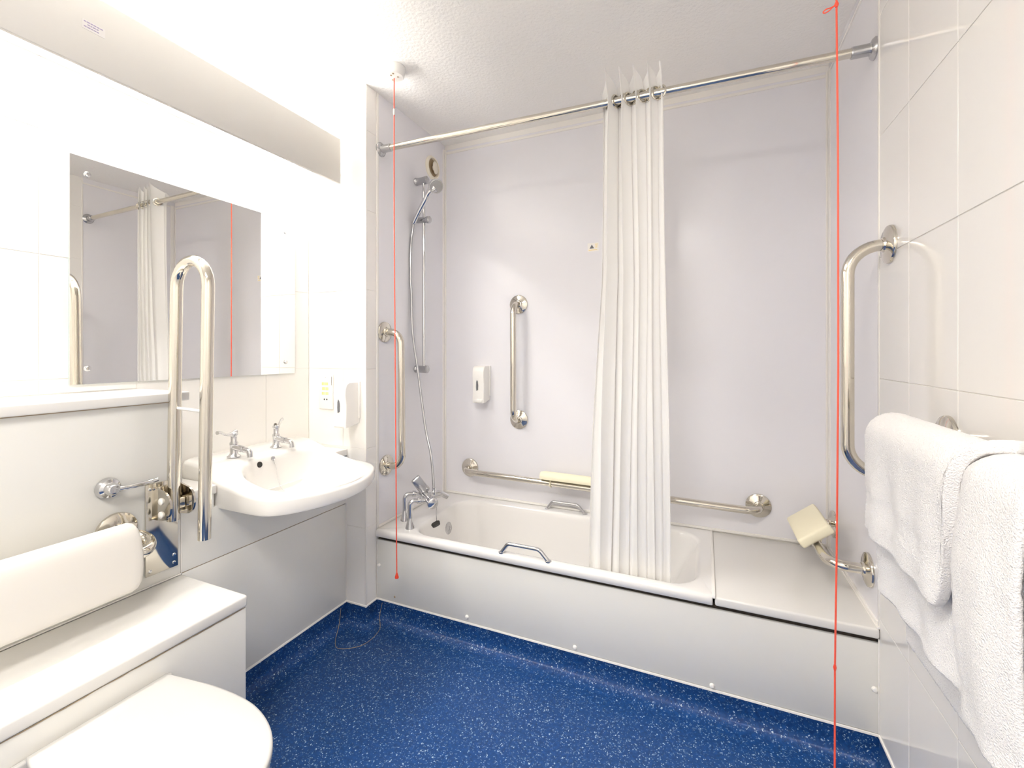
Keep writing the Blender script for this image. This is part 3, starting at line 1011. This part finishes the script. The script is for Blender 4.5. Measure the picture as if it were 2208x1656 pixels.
hose = spline([h0 + Vector((0.001, 0, 0.004)), (-1.445, 1.995, 1.93), (-1.462, 1.985, 1.80), (-1.4445, 1.985, 1.62), (-1.436, 1.985, 1.40), (-1.400, 1.985, 1.18), (-1.345, 1.97, 0.90), HOSE_END + Vector((-0.03, 0.02, 0.16)), HOSE_END], 12)
hose = [Vector((max(p.x, XL1 + 0.0085), p.y, p.z)) for p in hose]
obj('hose', sweep(B(), hose, 0.0068, 10), M['chrome_soft'], sh)

# ---- round vent
ven = thing('round_vent', 'small round cream air vent high on the bath head wall', 'vent', (XL1, 2.203, 2.30))
obj('vent_rim', lathe(B(), (XL1, 2.203, 2.362), (1, 0, 0), [(0.068, 0), (0.068, 0.006), (0.062, 0.013), (0.054, 0.014), (0.051, 0.008), (0.050, 0.002)], 36), M['vent'], ven)
obj('vent_throat', lathe(B(), (XL1 + 0.0012, 2.203, 2.362), (1, 0, 0), [(0.0495, 0), (0.0495, 0.0012), (0, 0.0012)], 30), M['brown'], ven)
obj('vent_cone', lathe(B(), (XL1 + 0.0025, 2.209, 2.364), (1, 0.22, 0), [(0.012, 0), (0.012, 0.010), (0.036, 0.013), (0.034, 0.018), (0, 0.022)], 30), M['vent'], ven)

# ================================================================== CURTAIN RAIL + CURTAIN
R0, R1 = Vector((XL1, 1.753, 2.283)), Vector((XR, 1.762, 2.259))
rl = thing('curtain_rail', 'straight steel shower rail running over the bath front', 'curtain rail', (-0.48, 1.757, 2.26))
obj('rail_tube', sweep(B(), [lerp(R0, R1, 0.006), lerp(R0, R1, 0.5), lerp(R0, R1, 0.994)], 0.0148, 20), M['steel'], rl)
for p, d in ((R0, 1), (R1, -1)):
    obj('end_flange', lathe(B(), p, (d, 0, 0), [(0.034, 0), (0.034, 0.004), (0.029, 0.010), (0.0195, 0.014), (0.0185, 0.018), (0.0185, 0.062), (0.0165, 0.064)], 28), M['chrome_soft'], rl)

cu = thing('shower_curtain', 'white gathered shower curtain hanging from the rail into the bath', 'curtain', (-0.27, 1.76, 0.30))
NU, NV = 200, 44
ZT, ZB = 2.350, 0.300
bm = B()
grid = []
NF = 4.75
folds = [0.0, 0.16, 0.34, 0.47, 0.58, 0.68, 0.77, 0.85, 0.92, 0.97, 1.0]


def cpos(u, z):
    t = (ZT - z) / (ZT - ZB)
    xl = table(z, [0.30, 1.0, 1.58, 2.26, 2.35], [-0.445, -0.418, -0.385, -0.380, -0.392])
    xr_ = table(z, [0.30, 1.0, 1.58, 2.26, 2.35], [-0.113, -0.120, -0.130, -0.142, -0.150])
    # uneven folds: phase runs faster toward the gathered side
    ph = 2 * pi * NF * (0.68 * u + 0.32 * u ** 1.8) + 0.5 + 0.35 * sin(2.2 * t + 4 * u)
    A = table(z, [0.30, 0.5, 1.0, 2.0, 2.26, 2.35], [0.014, 0.018, 0.032, 0.040, 0.042, 0.052])
    A *= 0.75 + 0.25 * sin(5 * u + 1.1)
    # flat trailing edge
    A *= 1 - 0.75 * sstep(0.90, 1.0, u)
    yc = table(z, [0.30, 0.45, 0.9, 2.0, 2.35], [1.795, 1.790, 1.772, 1.757, 1.757])
    x = lerp(xl, xr_, u) + 0.008 * sin(2 * ph + 0.6) + 0.003 * sin(7 * t + 9 * u)
    y = yc + A * sin(ph) + 0.006 * sin(3.1 * ph + 2 * t) * (0.3 + t)
    zz = z - 0.030 * sin(ph) * sstep(2.27, 2.35, z)
    return (x, y, zz)


for j in range(NV + 1):
    z = lerp(ZT, ZB, (j / NV) ** 1.15)
    grid.append([bm.verts.new(cpos(i / NU, z)) for i in range(NU + 1)])
for j in range(NV):
    for i in range(NU):
        bm.faces.new((grid[j][i], grid[j][i + 1], grid[j + 1][i + 1], grid[j + 1][i]))
obj('curtain_cloth', bm, M['curtain'], cu, angle=180)
# eyelets where the cloth crosses the rail
prev = None
for i in range(0, 801):
    u = i / 800
    x, y, z = cpos(u, 2.262)
    ry = lerp(R0, R1, (x - R0.x) / (R1.x - R0.x)).y
    s_ = y - ry
    if prev is not None and prev * s_ < 0 and 0.02 < u < 0.97:
        x2, y2, _ = cpos(min(1, u + 0.004), 2.262)
        d = Vector((x2 - x, y2 - y, 0)).normalized()
        nrm = Vector((-d.y, d.x, 0))
        cz = lerp(R0, R1, (x - R0.x) / (R1.x - R0.x)).z
        ring = [Vector((x, y, cz)) + d * 0.0225 * cos(a) + Vector((0, 0, 0.0225 * sin(a))) for a in [2 * pi * k / 24 for k in range(24)]]
        bm = B()
        sweep(bm, ring, 0.0045, 8, closed=True)
        obj('eyelet', bm, M['steel'], cu)
    prev = s_

# ---- sticker on the back wall
stk = thing('wall_sticker', 'tiny printed notice sticker on the bath back wall beside the curtain', 'sticker', (-0.541, YB, 1.825))
obj('sticker_sheet', box(B(), -0.571, -0.512, YB - 0.0008, YB, 1.824, 1.869), M['paper'], stk, smooth=False)
bm = B()
prism(bm, [(-0.560, 1.840), (-0.536, 1.840), (-0.548, 1.861)], 'y', YB - 0.0012, YB - 0.0008)
obj('warning_triangle', bm, M['window_grey'], stk, smooth=False)
bm = B()
for z, x0, x1 in ((1.861, -0.531, -0.516), (1.853, -0.529, -0.518), (1.846, -0.531, -0.519), (1.832, -0.565, -0.520)):
    box(bm, x0, x1, YB - 0.0012, YB - 0.0008, z - 0.0016, z + 0.0016)
obj('print', bm, M['yellow'], stk, smooth=False)

# ================================================================== PULL CORDS
al = thing('alarm_pull_cord', 'red emergency pull cord on a white ceiling switch beside the basin', 'pull cord', (-1.268, 1.620, 0.28))
obj('ceiling_switch', lathe(B(), (-1.262, 1.610, HC), (0, 0, -1), [(0.050, 0), (0.050, 0.006), (0.046, 0.012), (0.043, 0.034), (0.038, 0.040), (0, 0.041)], 32), M['plastic'], al)
for dx, dy in ((-0.018, 0.012), (0.016, 0.004), (-0.004, -0.018), (0.012, -0.024)):
    obj('sounder_hole', lathe(B(), (-1.262 + dx, 1.610 + dy, HC - 0.0405), (0, 0, -1), [(0.0042, 0), (0.0042, 0.001), (0, 0.001)], 12), M['brown'], al)
obj('cord', sweep(B(), [(-1.268, 1.616, HC - 0.04), (-1.270, 1.618, 2.0), (-1.265, 1.62, 1.2), (-1.2565, 1.62, 0.305)], 0.0025, 8), M['red'], al)
obj('connector', lathe(B(), (-1.2695, 1.617, 2.345), (0, 0, 1), [(0.0025, 0), (0.0045, 0.006), (0.0045, 0.026), (0.0025, 0.032)], 12), M['plastic'], al)
obj('pull_bell', lathe(B(), (-1.2565, 1.62, 0.284), (0, 0, 1), [(0.0055, 0), (0.0085, 0.002), (0.0085, 0.008), (0.0055, 0.018), (0.003, 0.026)], 14), M['pale_red'], al)

rc = thing('light_pull_cord', 'long red knotted pull cord hanging in front of the tiled wall', 'pull cord', (0.325, 1.450, 0.06))
obj('ceiling_switch', lathe(B(), (0.326, 1.450, HC), (0, 0, -1), [(0.045, 0), (0.045, 0.008), (0.040, 0.030), (0, 0.033)], 28), M['plastic'], rc)
obj('cord', sweep(B(), [(0.326, 1.450, HC - 0.03), (0.3270, 1.450, 2.232), (0.3305, 1.45, 1.8), (0.3310, 1.45, 1.25), (0.3275, 1.45, 0.75), (0.3235, 1.45, 0.442), (0.3230, 1.45, 0.06)], 0.0024, 8), M['red'], rc)
obj('knot', sweep(B(), [(0.3235, 1.45, 0.434), (0.3235, 1.45, 0.442), (0.3235, 1.45, 0.450)], [0.0026, 0.0042, 0.0026], 8), M['pale_red'], rc)
kn = Vector((0.3265, 1.447, 2.2275))
lp = spline([kn, kn + Vector((-0.012, -0.002, -0.006)), kn + Vector((-0.024, -0.003, -0.008)), kn + Vector((-0.031, -0.004, -0.0145)), kn + Vector((-0.027, -0.004, -0.018)), kn + Vector((-0.017, -0.003, -0.0135)), kn + Vector((-0.010, -0.002, -0.007)), kn + Vector((-0.001, 0, -0.001))], 6)
obj('cord_loop', sweep(B(), lp, 0.0016, 7), M['red'], rc)
obj('knot', sweep(B(), [kn + Vector((0, 0, -0.007)), kn, kn + Vector((0, 0, 0.007))], [0.003, 0.0055, 0.003], 8), M['pale_red'], rc)

# ================================================================== TOILET
toi = thing('toilet', 'white toilet with its lid down in front of the boxed ledge', 'toilet', (-1.02, 0.563, 0.0))
TX, TYC = XG + 0.012, 0.563


def lid_outline(grow=0.0, front=0.0):
    side = [(0.0, 0.127), (0.02, 0.131), (0.08, 0.140), (0.15, 0.149), (0.216, 0.1525), (0.28, 0.150), (0.335, 0.139), (0.385, 0.120), (0.425, 0.094), (0.455, 0.062), (0.470, 0.030), (0.474, 0.0)]
    pts = [(TX + x * (1 + front) + (grow if x > 0.2 else 0), TYC + y + grow * (1 if y > 0.05 else y / 0.05)) for x, y in side]
    pts += [(x, 2 * TYC - y) for x, y in pts[-2::-1]]
    sp = [Vector((a, b, 0)) for a, b in pts]
    return [(p.x, p.y) for p in spline(sp, 4)]


def lid_rings(z0, z1, g, e):
    base = lid_outline(g)
    cx, cy = TX + 0.23, TYC
    def rg(k, z):
        out = []
        for x, y in base:
            d = Vector((x - cx, y - cy)); L_ = d.length
            d *= max(0.0, (L_ - k) / L_)
            out.append((cx + d.x, cy + d.y, z))
        return out
    return [rg(e, z0), rg(e * 0.3, z0 + e * 0.3), rg(0, z0 + e), rg(0, z1 - e), rg(e * 0.3, z1 - e * 0.3), rg(e * 1.2, z1), rg(0.06, z1 + 0.003), rg(0.13, z1 + 0.004)]


obj('lid', rings_mesh(B(), lid_rings(0.462, 0.482, 0.0, 0.006)), M['seat'], toi, angle=50)
obj('seat', rings_mesh(B(), lid_rings(0.440, 0.459, -0.003, 0.006)[:6]), M['seat'], toi, angle=50)
pan = []
for s, z in ((0.74, 0.0), (0.74, 0.05), (0.70, 0.12), (0.74, 0.20), (0.86, 0.30), (0.94, 0.37), (0.965, 0.42), (0.96, 0.434), (0.94, 0.438)):
    pan.append([(lerp(TX + 0.001, x, 0.80 + 0.2 * (s - 0.5) / 0.5) if s < 0.9 else lerp(TX + 0.001, x, s), lerp(TYC, y, s), z) for x, y in lid_outline()])
obj('pan', rings_mesh(B(), pan), M['ceramic'], toi, angle=50)
obj('hinge_block', box(B(), XG + 0.002, TX + 0.004, TYC - 0.158, TYC + 0.142, 0.440, 0.473, 0.005, 3), M['seat'], toi)

# ---- flush lever
fl = thing('flush_lever', 'chrome flush lever on the cistern housing', 'lever', (XB, 0.717, 0.87))
obj('boss', lathe(B(), (XB, 0.717, 0.902), (1, 0, 0), [(0.030, 0), (0.030, 0.006), (0.026, 0.016), (0.018, 0.020), (0.017, 0.034), (0.012, 0.040), (0, 0.041)], 30), M['chrome'], fl)
bm = B()
lp = [(XB + 0.030, 0.722, 0.900), (XB + 0.034, 0.755, 0.899), (XB + 0.034, 0.795, 0.899), (XB + 0.032, 0.828, 0.901)]
sweep(bm, spline(lp, 5), [0.0085] * 4 + [0.0070] * 8 + [0.0064] * 4, 12)
obj('lever_arm', bm, M['chrome'], fl)

# ---- padded backrest on its rail
br = thing('padded_toilet_support', 'cream padded backrest on a steel bar over the toilet', 'backrest', (-1.50, 0.563, 0.62))
YA, YC2 = 0.738, 0.388
pts = fillet([(XB + 0.012, YA, 0.770), (XB + 0.124, YA + 0.072, 0.728), (XB + 0.124, YC2 - 0.072, 0.728), (XB + 0.012, YC2, 0.770)], 0.045, 10)
obj('support_bar', sweep(B(), pts, 0.0170, 20), M['steel'], br)
for y in (YA, YC2):
    flange(br, (XB, y, 0.772), (1, 0, 0), 0.052)
# cushion: slab with rounded ends, leaning back slightly
bm = B()
cr = []
prof = [(0.000, -0.088), (0.018, -0.094), (0.034, -0.082), (0.040, -0.03), (0.038, 0.03), (0.030, 0.074), (0.016, 0.092), (0.002, 0.086), (-0.004, 0.04), (-0.004, -0.04)]
yc_ = [(0.735, 0.55), (0.731, 0.80), (0.722, 0.94), (0.708, 1.0)]
ends = [(y, s) for y, s in yc_] + [(1.125 - y, s) for y, s in yc_[::-1]]
pc_ = [Vector((a, b, 0)) for a, b in prof]
dense = spline(pc_ + [pc_[0]], 4)[:-1]
for y, s in ends:
    cr.append([(-1.470 + 0.019 + (p.x - 0.018) * (0.4 + 0.6 * s) + 0.0 + p.y * s * -0.06, y, 0.728 + p.y * s) for p in dense])
rings_mesh(bm, cr)
obj('cushion', bm, M['vinyl'], br, angle=60)

# ================================================================== DROP-DOWN RAIL
dd = thing('drop_down_rail', 'tall folded-up steel support rail hinged to the cistern housing', 'support rail', (-1.50, 0.855, 0.60))
DY = 0.864
obj('wall_plate', box(B(), XB, XB + 0.006, 0.810, 0.902, 0.600, 0.884, 0.002), M['steel'], dd)
for y, z in ((0.822, 0.868), (0.890, 0.868), (0.822, 0.705), (0.890, 0.640), (0.822, 0.615), (0.890, 0.615)):
    obj('plate_screw', lathe(B(), (XB + 0.006, y, z), (1, 0, 0), [(0.0055, 0), (0.004, 0.002), (0, 0.0025)], 12), M['chrome'], dd)
T1B, T1T = Vector((-1.530, DY, 0.766)), Vector((-1.512, DY, 1.491))
T2B, T2T = Vector((-1.378, DY, 0.732)), Vector((-1.360, DY, 1.491))
for y0, y1 in ((DY - 0.037, DY - 0.031), (DY + 0.031, DY + 0.037)):
    bm = B()
    o_ = [(XB + 0.006, 0.775), (XB + 0.006, 0.872), (XB + 0.030, 0.872)]
    for k in range(9):
        a = radians(90 - 180 * k / 8)
        o_.append((-1.517 + 0.040 * cos(a), 0.822 + 0.044 * sin(a)))
    o_.append((XB + 0.030, 0.775))
    prism(bm, o_, 'y', y0, y1)
    g = obj('hinge_cheek', bm, M['steel'], dd, angle=30)
    yy = y0 if y0 < DY else y1
    sgn = -1 if y0 < DY else 1
    for z in (0.836, 0.795):
        obj('pivot_cap', lathe(B(), (-1.522, yy, z), (0, sgn, 0), [(0.0105, 0), (0.0105, 0.003), (0.007, 0.006), (0, 0.0065)], 18), M['plastic'], g, label='white pivot cap')
obj('hinge_spine', box(B(), XB + 0.006, XB + 0.016, DY - 0.030, DY + 0.030, 0.775, 0.872, 0.002), M['steel'], dd)
r_ = (T2T.x - T1T.x) / 2
pts = [T1B, T1T]
cc = (T1T + T2T) / 2
for k in range(1, 16):
    a = pi - pi * k / 16
    pts.append(cc + Vector((r_ * cos(a), 0, 0.080 * sin(a))))
pts += [T2T, T2B]
obj('rail_tube', sweep(B(), pts, 0.0172, 24), M['steel'], dd)
obj('cross_link', sweep(B(), [(-1.508, DY, 1.118), (-1.382, DY, 1.114)], 0.0045, 10), M['plastic'], dd)
bm = B()
box(bm, T1B.x - 0.012, T1B.x + 0.012, DY - 0.030, DY + 0.030, 0.800, 0.832, 0.003)
obj('pivot_block', bm, M['steel'], dd)


# ================================================================== TOWELS
def towel(name, label, y0, y1, rad, drop_f, drop_b, thick, edge_w=0.0, bands=(), seed=1, bulge=None, ny=46, flare=0.0):
    """cloth laid over the towel bar; rad = distance of the cloth from the bar axis"""
    bx, bz = XR - 0.112, 1.106
    rnd = random.Random(seed)
    ph = [rnd.uniform(0, 6.28) for _ in range(6)]
    bm = B()
    g = []
    ns = 64
    for i in range(ny + 1):
        v = i / ny
        y = lerp(y0, y1, v)
        row = []
        df = drop_f(v) if callable(drop_f) else drop_f
        rad_v = rad(v) if callable(rad) else rad
        arc = pi * rad_v
        tot = drop_b + arc + df
        for j in range(ns + 1):
            s = tot * j / ns
            wob = 0.0
            if s < drop_b:
                h = drop_b - s
                x, z = bx + rad_v, bz - h
                n = (1, 0)
                x = min(x + 0.010 * h, XR - 0.014)
            elif s < drop_b + arc:
                a = (s - drop_b) / rad_v
                x, z = bx + rad_v * cos(a), bz + rad_v * sin(a)
            else:
                h = s - drop_b - arc
                x, z = bx - rad_v, bz - h
                k = min(1, h / 0.12)
                x += 0.0045 * k * sin(9 * v * (y1 - y0) * 6 + ph[0] + 2 * h) + 0.003 * k * sin(31 * y + ph[1] + 7 * h)
                x += (bulge(v, h) if bulge else 0.0)
                for b_ in bands:
                    x += 0.0022 * math.exp(-((h - b_) / 0.006) ** 2)
            yy = y + 0.004 * sin(8 * z + ph[2]) * (1 if v > 0.5 else -1) + (0.008 * sin(5.0 * (bz - z) + ph[3]) if edge_w else 0) * (abs(v - 0.5) * 2)
            if edge_w and s > drop_b + arc:
                h = s - drop_b - arc
                yy = lerp(yy, (y0 + y1) / 2, edge_w * h)
            if flare and s > drop_b + arc:
                yy += flare * (s - drop_b - arc) * sstep(0.6, 1.0, v)
            row.append(bm.verts.new((x, yy, z)))
        g.append(row)
    for i in range(ny):
        for j in range(ns):
            bm.faces.new((g[i][j], g[i + 1][j], g[i + 1][j + 1], g[i][j + 1]))
    o = obj(name, bm, M['towel'], None, angle=180, recalc=True)
    m = o.modifiers.new('thickness', 'SOLIDIFY')
    m.thickness = thick
    m.offset = 0.0
    m.use_rim = True
    sb = o.modifiers.new('smooth', 'SUBSURF')
    sb.levels = sb.render_levels = 1
    tex = bpy.data.textures.new(name + '_pile', 'CLOUDS')
    tex.noise_scale = 0.006
    dm = o.modifiers.new('pile', 'DISPLACE')
    dm.texture = tex
    dm.strength = 0.0035
    dm.mid_level = 0.5
    return tag(o, label, 'towel', 'white towels on the towel bar')


t1 = towel('bath_towel', 'large white towel hanging lowest on the bar, ribbed near its hem', 0.706, 1.262, lambda v: 0.0250 + 0.021 * (1 - sstep(0.20, 0.34, v)), lambda v: 0.326 + 0.026 * v + 0.008 * sin(5 * v), 0.46, 0.010, bands=(0.285, 0.30, 0.315), seed=3,
           bulge=lambda v, h: -0.012 * (1 - sstep(0.25, 0.345, v)) * min(1, h / 0.1) * (1 - 0.6 * sstep(0.18, 0.34, h)))
t2 = towel('hand_towel', 'smaller white towel folded over the larger one on the bar', 0.58, 1.250, lambda v: lerp(0.062, 0.0435, sstep(0.36, 0.50, v)), lambda v: lerp(-0.105, 0.0, sstep(0.40, 0.475, v)) + 0.218 * sstep(0.445, 0.500, v), 0.20, 0.019, bands=(0.13, 0.142, 0.154), seed=5, ny=90, flare=0.10)

print('objects', len(bpy.data.objects))
